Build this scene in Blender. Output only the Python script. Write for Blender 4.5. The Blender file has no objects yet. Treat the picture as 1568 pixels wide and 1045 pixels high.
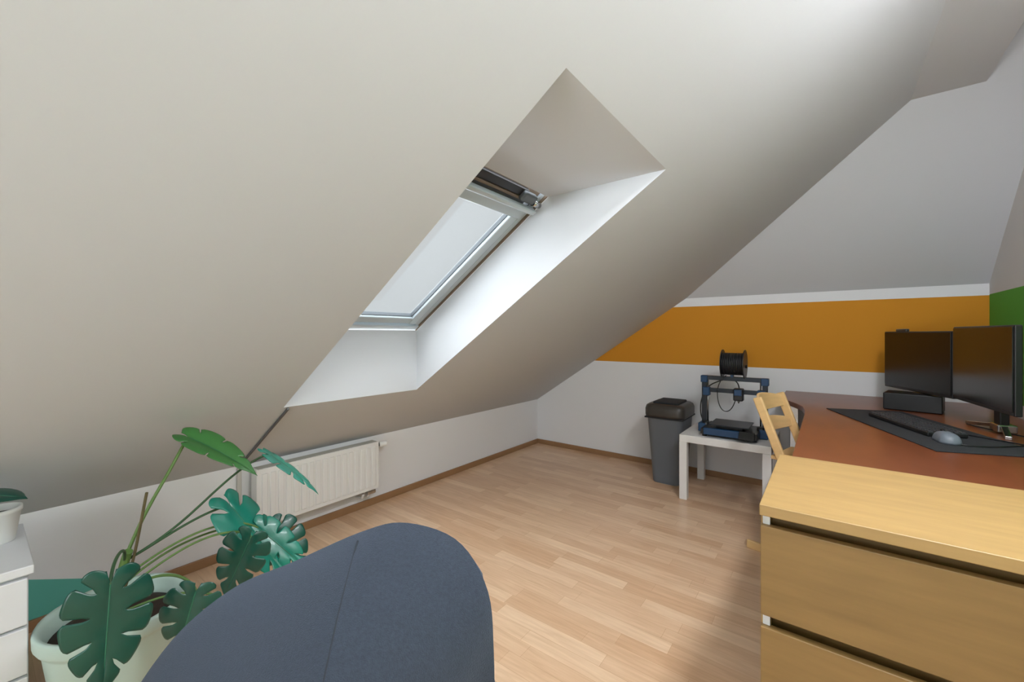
import bpy, bmesh, math, random
from mathutils import Vector, Matrix, Euler
random.seed(4)
scene = bpy.context.scene
scene.view_settings.view_transform = 'Standard'
scene.view_settings.look = 'None'
COL = scene.collection

# ------------------------------------------------------------ helpers
def lin(r, g, b):
    f = lambda c: (c/255)/12.92 if c/255 <= 0.04045 else ((c/255+0.055)/1.055)**2.4
    return (f(r), f(g), f(b), 1)

def mat(name, col, rough=0.6, metal=0.0, noise=0.0, nscale=20, bump=0.0, bscale=200, spec=0.5, stretch=(1,1,1), coat=0):
    m = bpy.data.materials.new(name); m.use_nodes = True
    nt = m.node_tree; b = nt.nodes['Principled BSDF']
    b.inputs['Base Color'].default_value = col
    b.inputs['Roughness'].default_value = rough
    b.inputs['Metallic'].default_value = metal
    b.inputs['Specular IOR Level'].default_value = spec
    if coat: b.inputs['Coat Weight'].default_value = coat
    tc = nt.nodes.new('ShaderNodeTexCoord'); mp = nt.nodes.new('ShaderNodeMapping')
    mp.inputs['Scale'].default_value = stretch
    nt.links.new(tc.outputs['Object'], mp.inputs['Vector'])
    if noise > 0:
        n = nt.nodes.new('ShaderNodeTexNoise'); n.inputs['Scale'].default_value = nscale; n.inputs['Detail'].default_value = 6
        nt.links.new(mp.outputs[0], n.inputs['Vector'])
        mx = nt.nodes.new('ShaderNodeMix'); mx.data_type = 'RGBA'
        nt.links.new(n.outputs['Fac'], mx.inputs['Factor'])
        mx.inputs[6].default_value = tuple(c*(1-noise) for c in col[:3])+(1,)
        mx.inputs[7].default_value = tuple(min(1, c*(1+noise)) for c in col[:3])+(1,)
        nt.links.new(mx.outputs[2], b.inputs['Base Color'])
    if bump > 0:
        n2 = nt.nodes.new('ShaderNodeTexNoise'); n2.inputs['Scale'].default_value = bscale; n2.inputs['Detail'].default_value = 3
        nt.links.new(mp.outputs[0], n2.inputs['Vector'])
        bp = nt.nodes.new('ShaderNodeBump'); bp.inputs['Strength'].default_value = bump; bp.inputs['Distance'].default_value = 0.002
        nt.links.new(n2.outputs['Fac'], bp.inputs['Height']); nt.links.new(bp.outputs[0], b.inputs['Normal'])
    return m

def stripe_wall(name, base, stripe, z0, z1):
    m = mat(name, base, 0.85, bump=0.08, bscale=120, spec=0.2); nt = m.node_tree; b = nt.nodes['Principled BSDF']
    g = nt.nodes.new('ShaderNodeNewGeometry'); s = nt.nodes.new('ShaderNodeSeparateXYZ')
    nt.links.new(g.outputs['Position'], s.inputs[0])
    a = nt.nodes.new('ShaderNodeMath'); a.operation = 'GREATER_THAN'; a.inputs[1].default_value = z0
    c = nt.nodes.new('ShaderNodeMath'); c.operation = 'LESS_THAN'; c.inputs[1].default_value = z1
    d = nt.nodes.new('ShaderNodeMath'); d.operation = 'MULTIPLY'
    nt.links.new(s.outputs['Z'], a.inputs[0]); nt.links.new(s.outputs['Z'], c.inputs[0])
    nt.links.new(a.outputs[0], d.inputs[0]); nt.links.new(c.outputs[0], d.inputs[1])
    mx = nt.nodes.new('ShaderNodeMix'); mx.data_type = 'RGBA'
    mx.inputs[6].default_value = base; mx.inputs[7].default_value = stripe
    nt.links.new(d.outputs[0], mx.inputs['Factor']); nt.links.new(mx.outputs[2], b.inputs['Base Color'])
    return m

def group(name, loc=(0,0,0), rz=0):
    e = bpy.data.objects.new(name, None); COL.objects.link(e)
    e.location = loc; e.rotation_euler = (0,0,rz); e.empty_display_size = 0.1
    return e

def mesh_obj(name, verts, faces, m=None, parent=None, smooth=False, loc=None, fixn=True):
    me = bpy.data.meshes.new(name); me.from_pydata([tuple(v) for v in verts], [], faces)
    if fixn:
        bm = bmesh.new(); bm.from_mesh(me); bmesh.ops.recalc_face_normals(bm, faces=bm.faces); bm.to_mesh(me); bm.free()
    me.update()
    if smooth:
        for p in me.polygons: p.use_smooth = True
    o = bpy.data.objects.new(name, me); COL.objects.link(o)
    if m: me.materials.append(m)
    if parent: o.parent = parent
    if loc: o.location = loc
    return o

def bevel(o, w, seg=3):
    if w > 0:
        b = o.modifiers.new('bev', 'BEVEL'); b.width = w; b.segments = seg; b.limit_method = 'ANGLE'; b.angle_limit = 0.6
        for p in o.data.polygons: p.use_smooth = True
        try:
            b.harden_normals = True
        except Exception: pass

BF = [(0,3,2,1),(4,5,6,7),(0,1,5,4),(1,2,6,5),(2,3,7,6),(3,0,4,7)]
def box(name, c, s, m, parent=None, bev=0.003, rot=None):
    x,y,z = s[0]/2, s[1]/2, s[2]/2
    v = [(-x,-y,-z),(x,-y,-z),(x,y,-z),(-x,y,-z),(-x,-y,z),(x,-y,z),(x,y,z),(-x,y,z)]
    o = mesh_obj(name, v, BF, m, parent); o.location = c
    if rot is not None: o.rotation_euler = rot
    bevel(o, min(bev, min(s)*0.45))
    return o
def bx(name, x0,x1,y0,y1,z0,z1, m, parent=None, bev=0.003):
    return box(name, ((x0+x1)/2,(y0+y1)/2,(z0+z1)/2), (abs(x1-x0),abs(y1-y0),abs(z1-z0)), m, parent, bev)
def beam(name, p1, p2, w, h, m, parent=None, bev=0.002):
    p1, p2 = Vector(p1), Vector(p2); d = p2-p1
    o = box(name, (p1+p2)/2, (w, h, d.length), m, parent, bev)
    o.rotation_euler = d.to_track_quat('Z', 'Y').to_euler()
    return o
def cyl(name, p1, p2, r1, m, parent=None, r2=None, n=32, bev=0.0):
    r2 = r1 if r2 is None else r2
    p1, p2 = Vector(p1), Vector(p2); d = p2-p1; L = d.length
    v = []; 
    for k,(r,z) in enumerate(((r1,-L/2),(r2,L/2))):
        for i in range(n):
            a = 2*math.pi*i/n; v.append((r*math.cos(a), r*math.sin(a), z))
    f = [(i,(i+1)%n,n+(i+1)%n,n+i) for i in range(n)] + [tuple(range(n))[::-1], tuple(range(n,2*n))]
    o = mesh_obj(name, v, f, m, parent); o.location = (p1+p2)/2
    o.rotation_euler = d.to_track_quat('Z', 'Y').to_euler()
    for p in o.data.polygons: p.use_smooth = len(p.vertices) == 4
    if bev: bevel(o, bev)
    return o
def tube(name, pts, r, m, parent=None, radii=None):
    c = bpy.data.curves.new(name, 'CURVE'); c.dimensions = '3D'; c.bevel_depth = r; c.bevel_resolution = 4; c.resolution_u = 8; c.use_fill_caps = True
    s = c.splines.new('NURBS'); s.points.add(len(pts)-1); s.order_u = min(4, len(pts)); s.use_endpoint_u = True
    for i,p in enumerate(pts):
        s.points[i].co = (*p, 1)
        if radii: s.points[i].radius = radii[i]
    c.materials.append(m)
    o = bpy.data.objects.new(name, c); COL.objects.link(o)
    if parent: o.parent = parent
    return o
def loft(name, rings, m, parent=None, cap0=True, cap1=True, smooth=True, loc=None):
    n = len(rings[0]); v = [p for r in rings for p in r]; f = []
    for k in range(len(rings)-1):
        for i in range(n):
            f.append((k*n+i, k*n+(i+1)%n, (k+1)*n+(i+1)%n, (k+1)*n+i))
    if cap0: f.append(tuple(range(n))[::-1])
    if cap1: f.append(tuple((len(rings)-1)*n+i for i in range(n)))
    o = mesh_obj(name, v, f, m, parent, smooth, loc)
    return o
def circ(r, z, n=48, cx=0, cy=0): return [(cx+r*math.cos(2*math.pi*i/n), cy+r*math.sin(2*math.pi*i/n), z) for i in range(n)]
def rrect(w, d, r, z, k=6, cx=0, cy=0):
    out = []
    for (sx,sy,a0) in ((1,1,0),(-1,1,90),(-1,-1,180),(1,-1,270)):
        for i in range(k+1):
            a = math.radians(a0+90*i/k)
            out.append((cx+sx*(w/2-r)+r*math.cos(a), cy+sy*(d/2-r)+r*math.sin(a), z))
    return out
def prism(name, poly, z0, z1, m, parent=None, bev=0.003):
    n = len(poly); v = [(x,y,z0) for x,y in poly]+[(x,y,z1) for x,y in poly]
    f = [(i,(i+1)%n,n+(i+1)%n,n+i) for i in range(n)]+[tuple(range(n))[::-1], tuple(range(n,2*n))]
    o = mesh_obj(name, v, f, m, parent); bevel(o, bev); return o

# ------------------------------------------------------------ materials
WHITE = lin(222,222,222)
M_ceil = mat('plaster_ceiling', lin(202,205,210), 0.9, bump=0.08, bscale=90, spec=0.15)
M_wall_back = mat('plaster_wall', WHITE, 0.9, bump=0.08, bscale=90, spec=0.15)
M_orange = stripe_wall('wall_orange_stripe', lin(230,231,234), lin(206,140,44), 0.895, 1.38)
M_green = stripe_wall('wall_green_stripe', lin(216,215,214), lin(98,170,66), 0.80, 1.385)
KN = lin(230,230,232)
M_knee = mat('wall_teal_patch', KN, 0.9, bump=0.08, bscale=90, spec=0.15)
nt = M_knee.node_tree; b = nt.nodes['Principled BSDF']
g = nt.nodes.new('ShaderNodeNewGeometry'); s = nt.nodes.new('ShaderNodeSeparateXYZ'); nt.links.new(g.outputs['Position'], s.inputs[0])
a = nt.nodes.new('ShaderNodeMath'); a.operation='MULTIPLY_ADD'; a.inputs[1].default_value=0.437; a.inputs[2].default_value=-0.262
nt.links.new(s.outputs['Y'], a.inputs[0])
c = nt.nodes.new('ShaderNodeMath'); c.operation='ADD'; nt.links.new(a.outputs[0], c.inputs[0]); nt.links.new(s.outputs['Z'], c.inputs[1])
d = nt.nodes.new('ShaderNodeMath'); d.operation='LESS_THAN'; d.inputs[1].default_value=0.0; nt.links.new(c.outputs[0], d.inputs[0])
mx = nt.nodes.new('ShaderNodeMix'); mx.data_type='RGBA'; mx.inputs[6].default_value=KN; mx.inputs[7].default_value=lin(98,176,162)
nt.links.new(d.outputs[0], mx.inputs['Factor']); nt.links.new(mx.outputs[2], b.inputs['Base Color'])

# laminate floor
M_floor = bpy.data.materials.new('laminate_floor'); M_floor.use_nodes = True
nt = M_floor.node_tree; b = nt.nodes['Principled BSDF']
tc = nt.nodes.new('ShaderNodeTexCoord')
br = nt.nodes.new('ShaderNodeTexBrick'); br.offset = 0.37; br.offset_frequency = 2; br.squash = 0.8; br.squash_frequency = 3
br.inputs['Scale'].default_value = 1; br.inputs['Brick Width'].default_value = 0.46; br.inputs['Row Height'].default_value = 0.066
br.inputs['Mortar Size'].default_value = 0.0007; br.inputs['Mortar Smooth'].default_value = 0.3; br.inputs['Bias'].default_value = 0
br.inputs['Color1'].default_value = lin(212,174,140); br.inputs['Color2'].default_value = lin(232,202,171); br.inputs['Mortar'].default_value = lin(196,157,122)
nt.links.new(tc.outputs['Object'], br.inputs['Vector'])
mp = nt.nodes.new('ShaderNodeMapping'); mp.inputs['Scale'].default_value = (2.5, 28, 1); nt.links.new(tc.outputs['Object'], mp.inputs['Vector'])
no = nt.nodes.new('ShaderNodeTexNoise'); no.inputs['Scale'].default_value = 2.2; no.inputs['Detail'].default_value = 8; no.inputs['Distortion'].default_value = 0.6
nt.links.new(mp.outputs[0], no.inputs['Vector'])
cr = nt.nodes.new('ShaderNodeValToRGB'); cr.color_ramp.elements[0].position = 0.3; cr.color_ramp.elements[0].color = (0.87,0.82,0.77,1)
cr.color_ramp.elements[1].position = 0.7; cr.color_ramp.elements[1].color = (1.03,1.03,1.02,1)
nt.links.new(no.outputs['Fac'], cr.inputs['Fac'])
mx = nt.nodes.new('ShaderNodeMix'); mx.data_type='RGBA'; mx.blend_type='MULTIPLY'; mx.inputs['Factor'].default_value=1
nt.links.new(br.outputs['Color'], mx.inputs[6]); nt.links.new(cr.outputs['Color'], mx.inputs[7]); nt.links.new(mx.outputs[2], b.inputs['Base Color'])
b.inputs['Roughness'].default_value = 0.28

M_base = mat('baseboard_wood', lin(150,114,80), 0.5, noise=0.15, nscale=8)
M_whitep = mat('white_enamel', lin(228,228,227), 0.35)
M_grill = mat('radiator_grill', lin(170,168,160), 0.5)
M_chrome = mat('chrome', lin(190,190,190), 0.25, metal=1)
M_frame = mat('window_lacquer', lin(184,195,203), 0.35)
M_framew = mat('window_pine', lin(120,104,88), 0.5, noise=0.2, nscale=10)
M_gasket = mat('window_gasket', lin(90,96,102), 0.6)
M_black = mat('black_plastic', lin(24,24,26), 0.4)
M_blackm = mat('black_matte', lin(36,38,42), 0.85, bump=0.2, bscale=500)
M_screen = mat('screen_glass', lin(10,10,12), 0.22)
M_grey = mat('grey_plastic', lin(104,112,122), 0.45)
M_lid = mat('lid_plastic', lin(58,54,50), 0.4)
M_blue = mat('printer_blue', lin(22,62,100), 0.4)
M_alu = mat('printer_steel', lin(44,50,58), 0.35, metal=0.4)
M_birch = mat('birch_wood', lin(222,184,128), 0.45, noise=0.15, nscale=6, stretch=(1,1,8))
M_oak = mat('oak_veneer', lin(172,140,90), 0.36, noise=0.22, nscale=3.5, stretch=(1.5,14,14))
M_oak_shade = mat('oak_veneer_shaded', lin(140,110,66), 0.4, noise=0.28, nscale=3.5, stretch=(1.5,14,14))  # same oak, coloured darker for the shade on the dresser's front
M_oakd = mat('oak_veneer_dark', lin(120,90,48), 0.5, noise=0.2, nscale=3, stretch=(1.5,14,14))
M_cherry = mat('cherry_desktop', lin(118,64,38), 0.28, noise=0.3, nscale=3, stretch=(6,2,6))
M_cherryd = mat('cherry_edge', lin(90,42,22), 0.4, noise=0.2, nscale=4)
M_fabric = mat('blue_grey_fabric', lin(60,67,80), 0.95, noise=0.28, nscale=260, bump=0.8, bscale=700, spec=0.2)
M_fabric.node_tree.nodes['Principled BSDF'].inputs['Sheen Weight'].default_value = 0.3
M_fabric.node_tree.nodes['Principled BSDF'].inputs['Sheen Tint'].default_value = lin(165,182,208)
M_fabd = mat('fabric_seam', lin(46,52,62), 0.9)
M_pot = mat('mint_pot', lin(184,206,198), 0.4)
M_soil = mat('soil', lin(52,38,30), 0.95, noise=0.5, nscale=60, bump=1, bscale=80)
M_leafd = mat('leaf_dark', lin(12,74,62), 0.3, noise=0.35, nscale=9, coat=0.15)
M_leafm = mat('leaf_teal', lin(20,124,106), 0.32, noise=0.3, nscale=9, coat=0.15)
M_leafl = mat('leaf_light', lin(60,116,58), 0.35, noise=0.3, nscale=9)
M_vein = mat('leaf_vein', lin(45,110,85), 0.5)
M_stem = mat('stem_green', lin(90,122,62), 0.5, noise=0.2, nscale=15)
M_stemd = mat('stem_dark', lin(50,84,52), 0.5)
M_stick = mat('bark_stick', lin(92,82,54), 0.8, noise=0.3, nscale=40)
M_duct = mat('cable_duct', lin(92,92,92), 0.6)
M_ductw = mat('cable_duct_light', lin(190,186,180), 0.6)
M_cabinet = mat('white_lacquer', lin(222,224,228), 0.35)

# ------------------------------------------------------------ room shell
XL, XR, YF, YB = -2.45, 0.754, 3.65, -2.8
def zs(x): return 0.46+0.66*(x+2.45)
XC = 0.317; ZC = zs(XC); XC2 = 0.563; ZT = 3.0
def yc(x): return YF-(zs(x)-1.45)/0.95
X0h = -0.95; YC = yc(XC); YT = YF-(ZT-1.45)/0.95
mesh_obj('floor', [(XL,YB,0),(XR,YB,0),(XR,YF,0),(XL,YF,0)], [(0,1,2,3)], M_floor)
wx0,wx1,wy0,wy1 = -1.89,-0.478,0.83,1.565
wzb = 1.17; wzt = zs(wx1); wxt = wx0+(wzt-wzb)/0.66
V=[]; F=[]
def face(*pts):
    n=len(V); V.extend(pts); F.append(tuple(range(n,n+len(pts))))
S=lambda x,y:(x,y,zs(x))
face(S(XL,YB),S(wx0,YB),S(wx0,wy0),S(wx0,wy1),S(wx0,YF),S(XL,YF))
face(S(wx0,YB),S(wx1,YB),S(wx1,wy0),S(wx0,wy0))
face(S(wx0,wy1),S(wx1,wy1),S(wx1,yc(wx1)),S(X0h,YF),S(wx0,YF))
face(S(wx1,YB),S(XC,YB),S(XC,YC),S(wx1,yc(wx1)),S(wx1,wy1),S(wx1,wy0))
# boxed ridge beam: underside, and its far face rising to the loft ceiling
face((XC,YB,ZC),(XC2,YB,ZC),(XC2,YC,ZC),(XC,YC,ZC))
face((XC2,YB,ZC),(XC2,YB,ZT),(XC2,YT,ZT),(XC2,YC,ZC))
face((XC2,YB,ZT),(XR,YB,ZT),(XR,YT,ZT),(XC2,YT,ZT))
# hip slope
face(S(X0h,YF),S(wx1,yc(wx1)),(XC,YC,ZC),(XC2,YC,ZC),(XC2,YT,ZT),(XR,YT,ZT),(XR,YF,1.45))
# skylight shaft
face((wx0,wy0,zs(wx0)),(wx0,wy1,zs(wx0)),(wx0,wy1,wzb),(wx0,wy0,wzb))
face((wx1,wy0,wzt),(wx1,wy1,wzt),(wxt,wy1,wzt),(wxt,wy0,wzt))
for y in (wy0,wy1):
    face((wx0,y,zs(wx0)),(wx1,y,wzt),(wxt,y,wzt),(wx0,y,wzb))
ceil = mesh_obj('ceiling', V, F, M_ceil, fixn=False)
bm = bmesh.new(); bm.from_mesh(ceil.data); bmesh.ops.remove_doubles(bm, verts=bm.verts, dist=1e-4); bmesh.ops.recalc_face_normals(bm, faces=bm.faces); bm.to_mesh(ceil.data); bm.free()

mesh_obj('wall_left', [(XL,YB,0),(XL,YF,0),(XL,YF,0.46),(XL,YB,0.46)], [(0,1,2,3)], M_knee)
mesh_obj('wall_far', [(XL,YF,0),(XR,YF,0),(XR,YF,1.45),(X0h,YF,1.45),(XL,YF,0.46)], [(0,1,2,3,4)], M_orange)
mesh_obj('wall_right', [(XR,YB,0),(XR,YF,0),(XR,YF,1.45),(XR,YT,ZT),(XR,YB,ZT)], [(0,1,2,3,4)], M_green)
# back wall, with an opening added to let the fill light in
hx0,hx1=-1.05,0.45
V=[];F=[]
face((XL,YB,0),(hx0,YB,0),(hx0,YB,zs(hx0)),(XL,YB,0.46))
face((hx0,YB,0),(hx1,YB,0),(hx1,YB,0.55),(hx0,YB,0.55))
face((hx0,YB,zs(hx0)-0.02),(hx1,YB,zs(hx0)+0.55),(hx1,YB,ZC),(XC,YB,ZC),(hx0,YB,zs(hx0)))
face((hx1,YB,0),(XR,YB,0),(XR,YB,ZT),(XC2,YB,ZT),(XC2,YB,ZC),(hx1,YB,ZC))
mesh_obj('wall_back', V, F, M_wall_back)
# baseboards
bx('baseboard_left', XL, XL+0.014, YB, YF, 0, 0.045, M_base, None, 0.003)
bx('baseboard_far', XL+0.014, XR, YF-0.014, YF, 0, 0.045, M_base, None, 0.003)

# ------------------------------------------------------------ skylight window
win = group('window_1')
sl = math.atan(0.66); Sv=Vector((math.cos(sl),0,math.sin(sl))); Nv=Vector((-math.sin(sl),0,math.cos(sl)))
Lw = (wxt-wx0)/math.cos(sl)
def wbox(name,s0,s1,y0,y1,n0,n1,m,bev=0.003):
    c = Vector((wx0,0,wzb))+Sv*((s0+s1)/2)+Nv*((n0+n1)/2); c.y=(y0+y1)/2
    return box(name,c,(s1-s0,y1-y0,n1-n0),m,win,bev,rot=(0,-sl,0))
e=0.002
wbox('frame_bottom',0,0.04,wy0+e,wy1-e,0.004,0.09,M_frame)
wbox('frame_top',Lw-0.05,Lw,wy0+e,wy1-e,0.02,0.09,M_framew)
wbox('frame_side_1',0,Lw,wy0+e,wy0+0.036,0.004,0.09,M_frame)
wbox('frame_side_2',0,Lw,wy1-0.036,wy1-e,0.012,0.09,M_frame)
wbox('pine_strip',0.0,Lw,wy1-0.010,wy1-e,0.0,0.02,M_framew,0.001)
wbox('pine_strip_2',0.0,Lw,wy0+e,wy0+0.010,0.0,0.02,M_framew,0.001)
wbox('rebate_side',0.06,Lw-0.05,wy1-0.041,wy1-0.036,0.02,0.08,M_gasket,0.001)
a0,a1=wy0+0.040,wy1-0.040
wbox('sash_bottom',0.05,0.10,a0,a1,0.012,0.05,M_frame,0.006)
wbox('sash_top',Lw-0.16,Lw-0.11,a0,a1,0.0,0.05,M_frame,0.006)
wbox('sash_side_1',0.05,Lw-0.11,a0,a0+0.05,0.008,0.05,M_frame,0.006)
wbox('sash_side_2',0.05,Lw-0.11,a1-0.05,a1,0.008,0.05,M_frame,0.006)
wbox('bead_side_2',0.10,Lw-0.16,a1-0.054,a1-0.05,0.025,0.045,M_gasket,0.001)
wbox('bead_side_1',0.10,Lw-0.16,a0+0.05,a0+0.054,0.025,0.045,M_gasket,0.001)
wbox('bead_bottom',0.10,0.104,a0+0.05,a1-0.05,0.025,0.045,M_gasket,0.001)
wbox('bead_top',Lw-0.164,Lw-0.16,a0+0.05,a1-0.05,0.025,0.045,M_gasket,0.001)
wbox('vent_flap',Lw-0.10,Lw-0.075,a0,a1+0.02,-0.03,0.0,M_frame,0.008)
wbox('vent_bar',Lw-0.11,Lw-0.05,a0+0.02,a1-0.02,0.03,0.05,M_gasket,0.004)
wbox('blind_box',Lw-0.05,Lw-0.012,a0,a1-0.08,0.0,0.03,M_black,0.006)
wbox('pine_box',Lw-0.065,Lw-0.052,a0,a1+0.03,0.0,0.03,M_framew,0.002)
wbox('motor',Lw-0.06,Lw-0.015,a1-0.12,a1-0.03,-0.022,0.01,M_gasket,0.01)
c=Vector((wx0,a1-0.03,wzb))+Sv*(Lw-0.05)+Nv*(-0.01)
cyl('hinge_pin',c,c+Vector((0,0.05,0)),0.014,M_chrome,win)
M_glass = bpy.data.materials.new('window_glass'); M_glass.use_nodes=True
nt=M_glass.node_tree; nt.nodes.remove(nt.nodes['Principled BSDF'])
tr=nt.nodes.new('ShaderNodeBsdfTransparent'); tr.inputs[0].default_value=(0.97,0.98,0.98,1); gl=nt.nodes.new('ShaderNodeBsdfGlossy'); gl.inputs['Roughness'].default_value=0.03
ms=nt.nodes.new('ShaderNodeMixShader'); ms.inputs[0].default_value=0.06
nt.links.new(tr.outputs[0],ms.inputs[1]); nt.links.new(gl.outputs[0],ms.inputs[2]); nt.links.new(ms.outputs[0],nt.nodes['Material Output'].inputs[0])
wbox('glass_pane',0.08,Lw-0.14,a0+0.04,a1-0.04,0.033,0.037,M_glass,0)

# ------------------------------------------------------------ cable duct
du = group('cable_duct')
beam('slope_run',(wx0,0.85,zs(wx0)-0.008),(XL+0.01,0.85,zs(XL+0.01)-0.008),0.010,0.010,M_duct,du)
bx('wall_run',XL+0.001,XL+0.018,0.84,0.86,0.046,0.452,M_ductw,du)

# ------------------------------------------------------------ radiator
ra = group('radiator')
rx0,rx1,ry0,ry1,rz0,rz1 = XL+0.035,XL+0.105,0.90,1.625,0.140,0.445
bx('panel_back',rx0,rx0+0.012,ry0,ry1,rz0,rz1,M_whitep,ra)
bx('panel_front',rx1-0.012,rx1,ry0,ry1,rz0,rz1,M_whitep,ra,0.004)
bx('side_1',rx0,rx1,ry0-0.003,ry0+0.004,rz0+0.01,rz1+0.004,M_whitep,ra)
bx('side_2',rx0,rx1,ry1-0.004,ry1+0.003,rz0+0.01,rz1+0.004,M_whitep,ra)
nr=17
for i in range(nr):
    y=ry0+0.035+(ry1-ry0-0.07)*i/(nr-1)
    bx('rib_%d'%i,rx1-0.002,rx1+0.006,y-0.014,y+0.014,rz0+0.025,rz1-0.025,M_whitep,ra,0.005)
for i in range(6):
    x=rx0+0.01+i*0.0095
    bx('grill_bar_%d'%i,x,x+0.004,ry0+0.004,ry1-0.004,rz1-0.004,rz1+0.003,M_grill,ra,0.001)
for i in range(25):
    y=ry0+0.02+i*0.0285
    bx('grill_cross_%d'%i,rx0+0.006,rx1-0.006,y,y+0.008,rz1-0.006,rz1+0.001,M_grill,ra,0.001)
xm=(rx0+rx1)/2
cyl('valve_body',(xm,ry1,rz1-0.03),(xm,ry1+0.03,rz1-0.03),0.012,M_chrome,ra)
cyl('thermostat_head',(xm,ry1+0.03,rz1-0.03),(xm+0.02,ry1+0.075,rz1-0.025),0.02,M_whitep,ra,0.017,bev=0.004)
cyl('lower_nipple',(xm,ry1-0.02,rz0-0.01),(xm,ry1-0.02,rz0+0.01),0.01,M_chrome,ra)
box('lower_valve',(xm,ry1-0.035,rz0-0.02),(0.035,0.06,0.025),M_chrome,ra,0.006)
tube('pipe_1',[(xm,ry1-0.05,rz0-0.025),(xm,ry1-0.05,rz0-0.05),(xm-0.02,ry1-0.05,rz0-0.055),(XL+0.002,ry1-0.05,rz0-0.055)],0.008,M_whitep,ra)
tube('pipe_2',[(xm,ry1-0.09,rz0-0.02),(xm,ry1-0.09,rz0-0.05),(xm-0.02,ry1-0.09,rz0-0.055),(XL+0.002,ry1-0.09,rz0-0.055)],0.008,M_whitep,ra)
for y in (ry0+0.12,ry1-0.12): bx('bracket_%d'%int(y*100),XL+0.001,rx0+0.002,y-0.015,y+0.015,rz0+0.05,rz1-0.05,M_grill,ra)

# ------------------------------------------------------------ side table
st = group('side_table',(-0.555,3.285,0))
box('top',(0,0,0.425),(0.55,0.55,0.05),M_whitep,st,0.003)
for i,(x,y) in enumerate(((-1,-1),(1,-1),(1,1),(-1,1))):
    box('leg_%d'%(i+1),(x*0.25,y*0.25,0.2),(0.05,0.05,0.40),M_whitep,st,0.002)

# ------------------------------------------------------------ trash bin
tb = group('trash_bin',(-0.995,3.36,0))
loft('body',[rrect(0.20,0.25,0.04,0.0),rrect(0.205,0.255,0.04,0.01),rrect(0.27,0.33,0.05,0.50),rrect(0.28,0.34,0.05,0.505),rrect(0.28,0.34,0.05,0.52)],M_grey,tb)
loft('lid',[rrect(0.295,0.355,0.055,0.515),rrect(0.30,0.36,0.055,0.53),rrect(0.30,0.36,0.055,0.575),rrect(0.285,0.345,0.055,0.60),rrect(0.25,0.31,0.05,0.612)],M_lid,tb)
box('swing_flap',(0,0,0.617),(0.19,0.25,0.02),M_blackm,tb,0.009)
box('lid_rim',(0,0,0.508),(0.29,0.35,0.012),M_blackm,tb,0.005)

# ------------------------------------------------------------ 3d printer
pr = group('printer_3d',(-0.53,3.20,0.45))
box('base_frame',(0,0,0.035),(0.34,0.30,0.04),M_black,pr,0.006)
for x in (-0.15,0.15):
    for y in (-0.12,0.12): cyl('foot',(x,y,0.0),(x,y,0.016),0.014,M_black,pr)
box('front_beam',(0,-0.15,0.04),(0.30,0.03,0.045),M_blue,pr,0.005)
box('control_screen',(0.11,-0.165,0.04),(0.09,0.02,0.055),M_black,pr,0.004,rot=(-0.5,0,0))
box('bed_plate',(0,-0.03,0.085),(0.24,0.24,0.008),M_alu,pr,0.003)
box('bed_carriage',(0,-0.03,0.068),(0.16,0.16,0.02),M_black,pr,0.003)
for s_ in (-1,1):
    box('upright_%d'%(s_+2),(s_*0.190,0.06,0.20),(0.03,0.04,0.37),M_alu,pr,0.003)
    box('foot_block_%d'%(s_+2),(s_*0.190,0.04,0.035),(0.05,0.13,0.06),M_blue,pr,0.005)
    box('corner_cap_%d'%(s_+2),(s_*0.190,0.06,0.375),(0.045,0.05,0.05),M_blue,pr,0.005)
    cyl('z_rod_%d'%(s_+2),(s_*0.165,0.05,0.06),(s_*0.165,0.05,0.37),0.005,M_chrome,pr)
    box('x_end_%d'%(s_+2),(s_*0.17,0.035,0.29),(0.045,0.05,0.06),M_blue,pr,0.005)
    cyl('motor_%d'%(s_+2),(s_*0.17,0.0,0.02),(s_*0.17,0.0,0.08),0.022,M_black,pr)
box('top_beam',(0,0.06,0.385),(0.41,0.03,0.03),M_alu,pr,0.003)
box('gantry',(0,0.035,0.30),(0.34,0.02,0.03),M_alu,pr,0.003)
box('print_head',(0.04,0.0,0.285),(0.06,0.06,0.085),M_black,pr,0.008)
box('print_head_cap',(0.04,-0.032,0.30),(0.045,0.01,0.04),M_blue,pr,0.003)
cyl('nozzle',(0.04,0,0.245),(0.04,0,0.225),0.01,M_chrome,pr,0.003)
box('spool_mount',(-0.01,0.06,0.43),(0.02,0.03,0.08),M_blue,pr,0.003)
cyl('spool_axle',(-0.085,0.06,0.475),(0.085,0.06,0.475),0.012,M_black,pr)
for x in (-0.07,0.07):
    cyl('spool_flange_%d'%int(x*100+10),(x-0.003,0.06,0.490),(x+0.003,0.06,0.490),0.1,M_black,pr,n=48)
cyl('spool_filament',(-0.067,0.06,0.490),(0.067,0.06,0.490),0.075,M_blackm,pr,n=48)
for i in range(12):
    x=-0.063+i*0.0115
    cyl('filament_ring_%d'%i,(x-0.004,0.06,0.490),(x+0.004,0.06,0.490),0.078,M_black,pr,n=40)
tube('ptfe_tube',[(-0.04,0.02,0.41),(-0.09,-0.02,0.37),(-0.10,-0.01,0.22),(-0.04,-0.01,0.13),(0.02,-0.01,0.2),(0.035,0,0.32)],0.003,M_black,pr)
tube('cable',[(0.04,0.02,0.33),(0.02,0.08,0.40),(-0.12,0.10,0.36),(-0.2,0.1,0.3),(-0.235,0.07,0.15),(-0.21,0.1,0.03),(-0.16,0.14,0.03)],0.004,M_black,pr)

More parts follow.
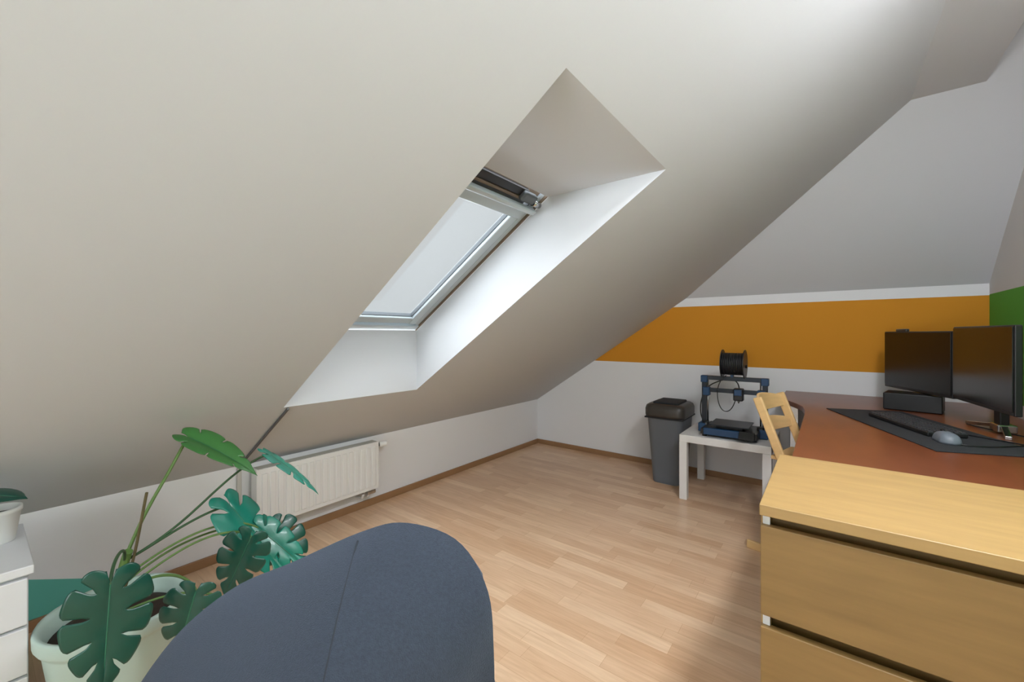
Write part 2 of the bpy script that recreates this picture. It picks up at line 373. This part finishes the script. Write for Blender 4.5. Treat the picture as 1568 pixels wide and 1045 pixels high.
# ------------------------------------------------------------ desk
dk = group('desk')
poly=[(XR-0.004,1.53),(XR-0.004,YF-0.003),(-0.25,YF-0.003),(-0.25,3.35),(-0.235,3.22),(-0.20,3.10),(-0.155,3.0),(-0.12,2.9),(-0.105,2.78),(-0.10,2.65),(-0.10,1.53)]
prism('desktop',poly,0.705,0.735,M_cherry,dk,0.004)
bx('leg_panel_1',-0.06,0.70,1.55,1.575,0,0.705,M_cherryd,dk)
bx('leg_panel_2',0.0,0.70,3.55,3.575,0,0.705,M_cherryd,dk)
bx('modesty_panel',0.70,0.725,1.55,3.6,0.3,0.705,M_cherryd,dk)
bx('leg_post',-0.22,-0.17,3.57,3.62,0,0.705,M_chrome,dk)

# ------------------------------------------------------------ dresser
dr = group('dresser')
dx0,dx1,dy0,dy1,dzt=-0.12,0.68,1.055,1.515,0.78
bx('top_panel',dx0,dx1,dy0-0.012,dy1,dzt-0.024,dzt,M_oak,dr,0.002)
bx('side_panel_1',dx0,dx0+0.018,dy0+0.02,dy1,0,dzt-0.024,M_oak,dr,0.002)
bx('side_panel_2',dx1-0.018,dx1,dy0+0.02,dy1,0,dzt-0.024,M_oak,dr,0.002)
bx('back_panel',dx0+0.018,dx1-0.018,dy1-0.01,dy1,0.02,dzt-0.024,M_oakd,dr,0.001)
bx('inner_carcass',dx0+0.018,dx1-0.018,dy0+0.045,dy1-0.01,0.06,dzt-0.024,M_oakd,dr,0.001)
bx('plinth',dx0+0.018,dx1-0.018,dy0+0.04,dy0+0.055,0,0.06,M_oak_shade,dr,0.001)
zt_=dzt-0.024-0.026
for i in range(3):
    bx('drawer_front_%d'%(i+1),dx0+0.001,dx1-0.001,dy0,dy0+0.019,zt_-0.196,zt_,M_oak_shade,dr,0.002)
    bx('drawer_lip_%d'%(i+1),dx0+0.004,dx0+0.018,dy0+0.012,dy0+0.02,zt_-0.0,zt_+0.024,M_cabinet,dr,0.001)
    zt_-=0.222
bx('bottom_rail',dx0+0.001,dx1-0.001,dy0,dy0+0.019,0.0,zt_+0.02,M_oak_shade,dr,0.002)

# ------------------------------------------------------------ child chair
cc = group('wooden_high_chair',(-0.262,2.68,0),math.radians(-15))
for i,y in enumerate((-0.15,0.15)):
    beam('side_rail_%d'%(i+1),(0,y,0.815),(0.30,y,0.03),0.020,0.045,M_birch,cc,0.008)
    bx('floor_runner_%d'%(i+1),-0.05,0.36,y-0.010,y+0.010,0,0.045,M_birch,cc,0.006)
def slat(name,xc,zc,h,bow):
    n=12; V=[];F=[]
    for k in range(n+1):
        y=-0.145+0.29*k/n; b_=bow*math.sin(math.pi*k/n)
        hh=h*(0.62+0.38*math.sin(math.pi*k/n))
        for (dx,dz) in ((0,-hh/2),(0.014,-hh/2),(0.014-0.16*h,hh/2),(-0.16*h,hh/2)):
            V.append((xc-b_+dx,y,zc+dz))
    for k in range(n):
        for j in range(4): F.append((k*4+j,k*4+(j+1)%4,(k+1)*4+(j+1)%4,(k+1)*4+j))
    F.append((0,1,2,3)); F.append(tuple(n*4+j for j in range(4)))
    o=mesh_obj(name,V,F,M_birch,cc); bevel(o,0.004)
slat('back_slat_top',0.015,0.775,0.095,0.05)
slat('back_slat_low',0.055,0.66,0.08,0.05)
bx('seat',0.06,0.34,-0.14,0.14,0.50,0.52,M_birch,cc,0.006)
bx('foot_plate',0.20,0.46,-0.14,0.14,0.22,0.24,M_birch,cc,0.006)
cyl('cross_rod',(0.25,-0.15,0.17),(0.25,0.15,0.17),0.008,M_chrome,cc)

# ------------------------------------------------------------ desk mat, keyboard, mouse
ang = math.atan2(-0.935,0.354)
ld=Vector((math.cos(ang),math.sin(ang),0)); pd=Vector((0.935,0.354,0)).normalized()
p0=Vector((-0.01,2.89,0))
def mp_(a,b_): return p0+ld*a+pd*b_
dm_poly=[tuple(mp_(a,b_)[:2]) for a,b_ in ((0,0),(0.88,0),(0.88,0.34),(0,0.34))]
mo=prism('desk_mat',dm_poly,0.7355,0.739,M_blackm,None,0.001)
kb=group('keyboard',tuple(mp_(0.42,0.17)[:2])+(0.7395,),ang)
box('case',(0,0,0.009),(0.44,0.13,0.016),M_black,kb,0.004)
M_key=mat('key_plastic',lin(58,58,62),0.45)
V=[];F=[]
for r in range(6):
    for k in range(21):
        cx=-0.209+k*0.0209; cy=-0.052+r*0.0208; w=0.0085
        n=len(V)
        for z_,ww in ((0.016,w),(0.023,w*0.85)):
            V += [(cx-ww,cy-ww,z_),(cx+ww,cy-ww,z_),(cx+ww,cy+ww,z_),(cx-ww,cy+ww,z_)]
        F += [tuple(n+j for j in f) for f in BF]
mesh_obj('keys',V,F,M_key,kb)
mz=mp_(0.72,0.12)
ms_=group('computer_mouse',(mz.x,mz.y,0.7395),ang-0.2)
rings=[]
for k in range(9):
    t=k/8; s_=math.cos(t*math.pi/2)**0.6 if t<1 else 0.02
    rings.append([(p[0]*s_+ (0.006*t),p[1]*s_,0.038*math.sin(t*math.pi/2)) for p in rrect(0.115,0.064,0.03,0)])
loft('shell',rings,M_grey,ms_)
cyl('wheel',(-0.035,-0.004,0.03),(-0.035,0.004,0.03),0.011,M_black,ms_)
cb=group('desk_cables')
tube('mouse_cord',[(mz.x+0.03,mz.y-0.05,0.744),(mz.x+0.12,mz.y-0.06,0.742),(mz.x+0.19,mz.y+0.08,0.742),(mz.x+0.3,mz.y+0.15,0.742)],0.0022,M_black,cb)
tube('cord_1',[(0.45,2.45,0.742),(0.52,2.40,0.742),(0.60,2.34,0.742),(0.64,2.2,0.742),(0.72,2.15,0.742)],0.003,M_black,cb)
tube('cord_2',[(0.50,2.75,0.742),(0.55,2.6,0.742),(0.66,2.55,0.742),(0.72,2.3,0.742)],0.003,M_black,cb)

# ------------------------------------------------------------ monitors
def monitor(name,pa,pb,z0,z1):
    pa,pb=Vector((*pa,0)),Vector((*pb,0)); c=(pa+pb)/2; d=pb-pa; w=d.length
    g_=group(name,(c.x,c.y,0.735),math.atan2(d.y,d.x))
    zc=(z0+z1)/2-0.735; h=z1-z0
    box('housing',(0,0.012,zc),(w,0.022,h),M_black,g_,0.004)
    box('screen',(0,-0.0005,zc+0.004),(w-0.014,0.004,h-0.022),M_screen,g_,0.001)
    box('back_bulge',(0,0.035,zc),(w*0.45,0.03,h*0.45),M_black,g_,0.01)
    return g_
g1=monitor('computer_monitor',(0.27,3.377),(0.476,2.89),0.835,1.165)
rz=math.radians(-12)-g1.rotation_euler.z
box('dock_box',(0.01,-0.01,0.048),(0.23,0.16,0.092),M_black,g1,0.006,rot=(0,0,rz))  # docking box under the monitor, doubling as its base
box('neck',(0,0.055,0.19),(0.05,0.03,0.30),M_black,g1,0.005)
box('webcam',(-0.12,0.012,0.437),(0.09,0.02,0.016),M_lid,g1,0.006)
g2=monitor('computer_monitor',(0.478,2.885),(0.551,2.368),0.84,1.185)
box('neck',(0,0.065,0.17),(0.05,0.03,0.32),M_black,g2,0.005)
beam('stand_leg_1',(0,0.07,0.03),(-0.17,0.02,0.008),0.02,0.014,M_chrome,g2)
beam('stand_leg_2',(0,0.07,0.03),(0.17,0.02,0.008),0.02,0.014,M_chrome,g2)
box('stand_hub',(0,0.07,0.02),(0.07,0.06,0.035),M_chrome,g2,0.006)
hp=group('headphones',(0.705,2.52,0.735))
tube('headband',[(0,-0.07,0.16),(0,-0.085,0.27),(0,0,0.33),(0,0.085,0.27),(0,0.07,0.16)],0.009,M_black,hp)
cyl('cup_1',(0,-0.085,0.15),(0,-0.05,0.15),0.032,M_black,hp,bev=0.006)
cyl('cup_2',(0,0.05,0.15),(0,0.085,0.15),0.032,M_black,hp,bev=0.006)
cyl('stand_pole',(0,0,0.01),(0,0,0.315),0.008,M_chrome,hp)
cyl('stand_base',(0,0,0.0),(0,0,0.012),0.034,M_black,hp,bev=0.003)

# ------------------------------------------------------------ armchair
ch = group('armchair',(-0.778,0.475,0),math.radians(37.4))
rim=[(.300,-.262,.44),(.304,-.264,.58),(.304,-.266,.70),(.294,-.263,.79),(.245,-.222,.838),(.161,-.196,.852),(.09,-.190,.835),(-.04,-.15,.765),(-.17,-.11,.695),(-.27,-.12,.61),(-.33,-.16,.50),(-.33,-.17,.44)]
basep=[(.19,-.15,.38),(.18,-.18,.38),(.16,-.21,.38),(.13,-.23,.38),(.09,-.245,.38),(.04,-.25,.38),(-.01,-.25,.38),(-.07,-.24,.38),(-.12,-.22,.38),(-.17,-.19,.38),(-.2,-.15,.38),(-.21,-.12,.38)]
bul=[.0,.01,.02,.045,.09,.13,.15,.15,.13,.09,.04,.0]
def cat(P,t):
    n=len(P)-1; x=t*n; i=min(int(x),n-1); f=x-i
    p=[Vector(P[max(0,min(n,i+k))]) if not isinstance(P[0],float) else P[max(0,min(n,i+k))] for k in (-1,0,1,2)]
    return 0.5*((2*p[1])+(p[2]-p[0])*f+(2*p[0]-5*p[1]+4*p[2]-p[3])*f*f+(3*p[1]-p[0]-3*p[2]+p[3])*f*f*f)
def shell(t,k,off=0.0):
    r_=cat(rim,t); b_=cat(basep,t); u=cat(bul,t)
    p=r_.lerp(b_,k); bl=u*math.sin(math.pi*min(1,k*1.02))**0.75 if 0<k<1 else 0
    out=Vector((0.15*(r_.x/0.3),-1,0)).normalized()
    return p+out*(bl+off)
NU,NK=60,22
V=[];F=[]
for i in range(NU+1):
    for k in range(NK+1):
        V.append(shell(i/NU,(k/NK)))
for i in range(NU):
    for k in range(NK):
        a_=i*(NK+1)+k; F.append((a_,a_+1,a_+NK+2,a_+NK+1))
sh=mesh_obj('back_shell',V,F,M_fabric,ch,True,fixn=False)
so=sh.modifiers.new('sol','SOLIDIFY'); so.thickness=0.045
me=sh.data; nrm=sum((p.normal for p in me.polygons),Vector())
so.offset = 1 if nrm.y>0 else -1
bv=sh.modifiers.new('bv','BEVEL'); bv.width=0.02; bv.segments=4; bv.limit_method='ANGLE'; bv.angle_limit=0.9
tube('seam_centre',[shell(0.545-0.10*k/14,0.015+0.9*k/14,-0.0002) for k in range(15)],0.0014,M_fabd,ch)
loft('seat_cushion',[circ(0.20,0.385,cy=0.02),circ(0.235,0.40,cy=0.02),circ(0.245,0.43,cy=0.02),circ(0.235,0.455,cy=0.02),circ(0.19,0.468,cy=0.02)],M_fabric,ch)
loft('seat_pan',[circ(0.12,0.34),circ(0.20,0.386)],M_black,ch)
cyl('gas_lift',(0,0,0.09),(0,0,0.35),0.025,M_chrome,ch)
for i in range(5):
    a_=2*math.pi*i/5+0.3; x,y=math.cos(a_),math.sin(a_)
    beam('base_arm_%d'%i,(0,0,0.09),(x*0.25,y*0.25,0.065),0.035,0.025,M_black,ch,0.006)
    cyl('caster_%d'%i,(x*0.25-y*0.012,y*0.25+x*0.012,0.026),(x*0.25+y*0.012,y*0.25-x*0.012,0.026),0.026,M_black,ch,bev=0.003)
    cyl('caster_stem_%d'%i,(x*0.25,y*0.25,0.03),(x*0.25,y*0.25,0.075),0.006,M_chrome,ch)

# ------------------------------------------------------------ monstera
mn = group('potted_monstera',(-1.775,0.28,0))
loft('pot',[circ(0.125,0),circ(0.13,0.004),circ(0.160,0.235),circ(0.162,0.245),circ(0.172,0.252),circ(0.177,0.262),circ(0.178,0.292),circ(0.174,0.30),circ(0.166,0.298),circ(0.158,0.285),circ(0.152,0.25),circ(0.13,0.05)],M_pot,mn,cap1=True)
loft('soil_surface',[circ(0.150,0.245),circ(0.12,0.256),circ(0.05,0.264),circ(0.01,0.266)],M_soil,mn)
O=Vector((-1.775,0.28,0))
def leaf(name,base,tip,nrm,W,m,droop=0.10,lobes=5,cut=0.17,fold=0.0,u0=0.36):
    base,tip=Vector(base)-O,Vector(tip)-O; yv=tip-base; L=yv.length; yv.normalize()
    nv=Vector(nrm); nv=(nv-yv*nv.dot(yv)).normalized(); xv=yv.cross(nv).normalized()
    prof=[(0.10,-0.13),(0.45,-0.16),(0.80,-0.04),(0.98,0.14),(1.0,0.32),(0.90,0.50),(0.72,0.67),(0.48,0.82),(0.22,0.93),(0.0,1.05)]
    def outline(t):
        x=t*(len(prof)-1); i=min(int(x),len(prof)-2); f=x-i
        P=[prof[max(0,min(len(prof)-1,i+k))] for k in (-1,0,1,2)]
        q=[]
        for c_ in (0,1):
            a_,b_,c2,d_=[p[c_] for p in P]
            q.append(0.5*(2*b_+(c2-a_)*f+(2*a_-5*b_+4*c2-d_)*f*f+(3*b_-a_-3*c2+d_)*f*f*f))
        return q[0]*W,q[1]*L
    V=[];F=[]
    U,VV=14,10
    for sd in (-1,1):
        for lb in range(lobes):
            t0,t1=lb/lobes,(lb+1)/lobes; tm=(t0+t1)/2; n0=len(V)
            cu=cut*(1.0+0.35*math.sin(lb*2.1+sd))
            for iu in range(U+1):
                u=iu/U; g_=max(0,min(1,(u-u0)/0.22)); g_=g_*g_*(3-2*g_)
                sc=1-cu*g_*(0.0 if lobes==1 else 1)
                for iv in range(VV+1):
                    v=iv/VV
                    vv=(v*2-1)*sc
                    if lb==0 and v<0.5: vv=(v*2-1)
                    if lb==lobes-1 and v>0.5: vv=(v*2-1)
                    t=tm+(t1-t0)/2*vv
                    ue=u*(1-0.10*abs(2*v-1)**5*u) if (lobes>1 and 0<t<1) else u
                    ox,oy=outline(t); m_=L*0.80*t**1.1
                    px=sd*ox*ue; py=m_+(oy-m_)*ue
                    pz=-droop*L*((py/L)**2) - 0.9*droop*W*(abs(px)/W)**2 + fold*abs(px) + 0.05*W*math.sin(ue*3.1) + 0.03*W*math.sin(v*math.pi)*u
                    V.append(base+yv*py+xv*px+nv*pz)
            for iu in range(U):
                for iv in range(VV):
                    a_=n0+iu*(VV+1)+iv; F.append((a_,a_+1,a_+VV+2,a_+VV+1))
    o=mesh_obj(name,V,F,m,mn,True,fixn=False)
    bm=bmesh.new(); bm.from_mesh(o.data); bmesh.ops.remove_doubles(bm,verts=bm.verts,dist=0.0003); bmesh.ops.recalc_face_normals(bm,faces=bm.faces); bm.to_mesh(o.data); bm.free()
    so=o.modifiers.new('s','SOLIDIFY'); so.thickness=0.0015; so.offset=0
    tube(name+'_midrib',[base+yv*(L*q)+nv*(-droop*L*q*q+0.0012) for q in (0,.2,.4,.6,.8,.95)],0.0014,M_vein,mn)
leaf('leaf_1',(-1.84,.48,.775),(-1.65,.63,.675),(0.1,-0.30,0.95),0.055,M_leafl,0.16,4,0.06,0.35,0.6)
leaf('leaf_2',(-1.717,.70,.688),(-1.56,.82,.56),(-0.15,0.15,1),0.06,M_leafm,0.1)
leaf('leaf_3',(-1.72,.57,.53),(-1.53,.71,.275),(0.35,0.1,0.9),0.095,M_leafm,0.1)
leaf('leaf_4',(-1.555,.577,.46),(-1.62,.52,.268),(0.8,-0.45,0.3),0.078,M_leafd,0.05)
leaf('leaf_5',(-1.764,.727,.375),(-1.66,.81,.215),(0.75,-0.3,0.5),0.09,M_leafd,0.08)
leaf('leaf_6',(-1.455,.217,.512),(-1.44,.20,.250),(0.9,-0.15,0.35),0.088,M_leafd,0.06)
leaf('leaf_7',(-1.456,.397,.405),(-1.49,.36,.228),(0.8,-0.4,0.35),0.075,M_leafd,0.05)
leaf('leaf_8',(-1.66,.64,.44),(-1.54,.76,.28),(0.8,-0.2,0.5),0.06,M_leafm,0.05)
node=Vector((-1.756,.293,.436))
def stem(name,pts,r,m): tube(name,[Vector(p)-O for p in pts],r,m,mn)
stem('trunk',[(-1.79,.27,.25),(-1.775,.275,.33),tuple(node),(-1.74,.30,.47)],0.012,M_stem)
stem('stem_1',[tuple(node),(-1.76,.33,.55),(-1.80,.42,.68),(-1.83,.46,.755),(-1.84,.48,.775)],0.005,M_stem)
stem('stem_2',[tuple(node),(-1.74,.40,.48),(-1.75,.52,.58),(-1.74,.64,.67),(-1.717,.70,.688)],0.004,M_stemd)
stem('stem_3',[tuple(node),(-1.74,.38,.47),(-1.74,.48,.53),(-1.72,.57,.53)],0.004,M_stemd)
stem('stem_4',[(-1.76,.29,.34),(-1.70,.40,.44),(-1.62,.52,.50),(-1.56,.58,.475),(-1.555,.577,.46)],0.0035,M_stem)
stem('stem_5',[(-1.76,.29,.36),(-1.76,.42,.46),(-1.77,.6,.46),(-1.764,.727,.375)],0.0035,M_stem)
stem('stem_6',[tuple(node),(-1.65,.28,.52),(-1.53,.24,.56),(-1.46,.218,.535),(-1.455,.217,.512)],0.004,M_stemd)
stem('stem_7',[(-1.77,.28,.33),(-1.66,.34,.42),(-1.53,.39,.45),(-1.456,.397,.405)],0.004,M_stem)
stem('stem_8',[(-1.76,.29,.38),(-1.72,.45,.50),(-1.68,.58,.50),(-1.66,.64,.44)],0.0035,M_stem)
stem('aerial_root',[(-1.77,.28,.30),(-1.75,.31,.38),(-1.735,.32,.5),(-1.70,.336,.652)],0.004,M_stick)
stem('root_low',[(-1.77,.28,.27),(-1.68,.38,.33),(-1.60,.45,.34),(-1.52,.50,.30)],0.0035,M_stem)

# ------------------------------------------------------------ white cabinet + small plant on it
cbn=group('white_cabinet')
bx('top',-2.20,-1.78,-0.40,0.11,0.475,0.50,M_cabinet,cbn,0.003)
bx('carcass',-2.19,-1.80,-0.39,0.10,0.05,0.475,M_cabinet,cbn,0.003)
for i in range(3):
    bx('drawer_%d'%(i+1),-1.80,-1.782,-0.385,0.098,0.06+i*0.138,0.19+i*0.138,M_cabinet,cbn,0.003)
    bx('handle_%d'%(i+1),-1.782,-1.77,-0.2,-0.1,0.12+i*0.138,0.13+i*0.138,M_chrome,cbn,0.003)
for i,(x,y) in enumerate(((-2.17,-0.36),(-1.83,-0.36),(-1.83,0.07),(-2.17,0.07))):
    cyl('foot_%d'%i,(x,y,0),(x,y,0.05),0.018,M_cabinet,cbn)
sp=group('small_houseplant',(-2.06,0.05,0.50))
loft('pot',[circ(0.036,0),circ(0.038,0.003),circ(0.050,0.09),circ(0.053,0.092),circ(0.053,0.105),circ(0.047,0.105),circ(0.045,0.085)],M_whitep,sp)
loft('soil_surface',[circ(0.045,0.084),circ(0.01,0.09)],M_soil,sp)
O=Vector((0,0,0)); mn_=mn; mn=sp
tube('stem',[(0,0,.08),(0.02,0.0,.13),(0.05,0.0,.165)],0.003,M_stem,sp)
leaf('leaf',(0.04,-0.04,.17),(0.13,0.05,.165),(0.1,-0.1,1),0.045,M_leafd,0.1,1,0)
leaf('leaf_b',(0.04,0.0,.15),(0.08,-0.12,.14),(0.1,-0.1,1),0.045,M_leafd,0.1,1,0)

# ------------------------------------------------------------ lights
# sky: overcast white, glow added at +X and below horizon to brighten the shaft
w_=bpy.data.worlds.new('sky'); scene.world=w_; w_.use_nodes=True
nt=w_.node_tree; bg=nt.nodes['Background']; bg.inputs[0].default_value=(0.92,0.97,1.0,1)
tc=nt.nodes.new('ShaderNodeTexCoord'); sx=nt.nodes.new('ShaderNodeSeparateXYZ'); nt.links.new(tc.outputs['Generated'],sx.inputs[0])
def mrange(src,a,b_,c_,d_):
    m=nt.nodes.new('ShaderNodeMapRange'); m.interpolation_type='SMOOTHSTEP'
    for k,v in zip(('From Min','From Max','To Min','To Max'),(a,b_,c_,d_)): m.inputs[k].default_value=v
    nt.links.new(src,m.inputs['Value']); return m.outputs['Result']
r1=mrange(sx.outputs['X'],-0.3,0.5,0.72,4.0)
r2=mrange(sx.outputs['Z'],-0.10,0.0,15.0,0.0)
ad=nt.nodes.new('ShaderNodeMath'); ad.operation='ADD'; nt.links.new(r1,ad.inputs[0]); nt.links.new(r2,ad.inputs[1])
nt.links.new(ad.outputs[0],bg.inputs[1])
sd=bpy.data.lights.new('sun','SUN'); sd.energy=12; sd.angle=math.radians(110); sd.color=(0.93,0.97,1.0)
so_=bpy.data.objects.new('sun',sd); COL.objects.link(so_); so_.location=(-4,0,5)
so_.rotation_euler=Vector((0.5,0.10,-0.85)).to_track_quat('-Z','Y').to_euler()
def area(name,loc,dirv,sx,sy,en,col):
    l=bpy.data.lights.new(name,'AREA'); l.shape='RECTANGLE'; l.size=sx; l.size_y=sy; l.energy=en; l.color=col
    o=bpy.data.objects.new(name,l); COL.objects.link(o); o.location=loc; o.rotation_euler=Vector(dirv).to_track_quat('-Z','Y').to_euler(); return o
area('back_fill_light',(-0.3,YB-0.02,1.05),(0,1,0.05),1.45,0.9,20,(0.92,0.97,1.0))  # fill light added behind the camera, shining through the back opening
pa=area('overhead_fill',(0.44,1.0,2.25),(0,0,-1),0.2,1.1,34,(0.97,0.98,1.0)); pa.rotation_euler=(0,0,0)  # added overhead fill without a fixture, brightens floor, hip and far wall
pl=bpy.data.lights.new('point_fill','POINT'); pl.energy=13; pl.shadow_soft_size=0.2; pl.color=(0.97,0.98,1.0)  # unseen fill light added just above the camera
po=bpy.data.objects.new('point_fill',pl); COL.objects.link(po); po.location=(0.3,0.1,1.78)

# ------------------------------------------------------------ camera
cd=bpy.data.cameras.new('camera'); cam=bpy.data.objects.new('camera',cd); COL.objects.link(cam)
cam.location=(0,0,1.15); cam.rotation_euler=(math.radians(90),0,math.radians(37.4))
cd.sensor_width=36; cd.lens=14.556; cd.shift_y=-0.0067; cd.clip_start=0.02
scene.camera=cam
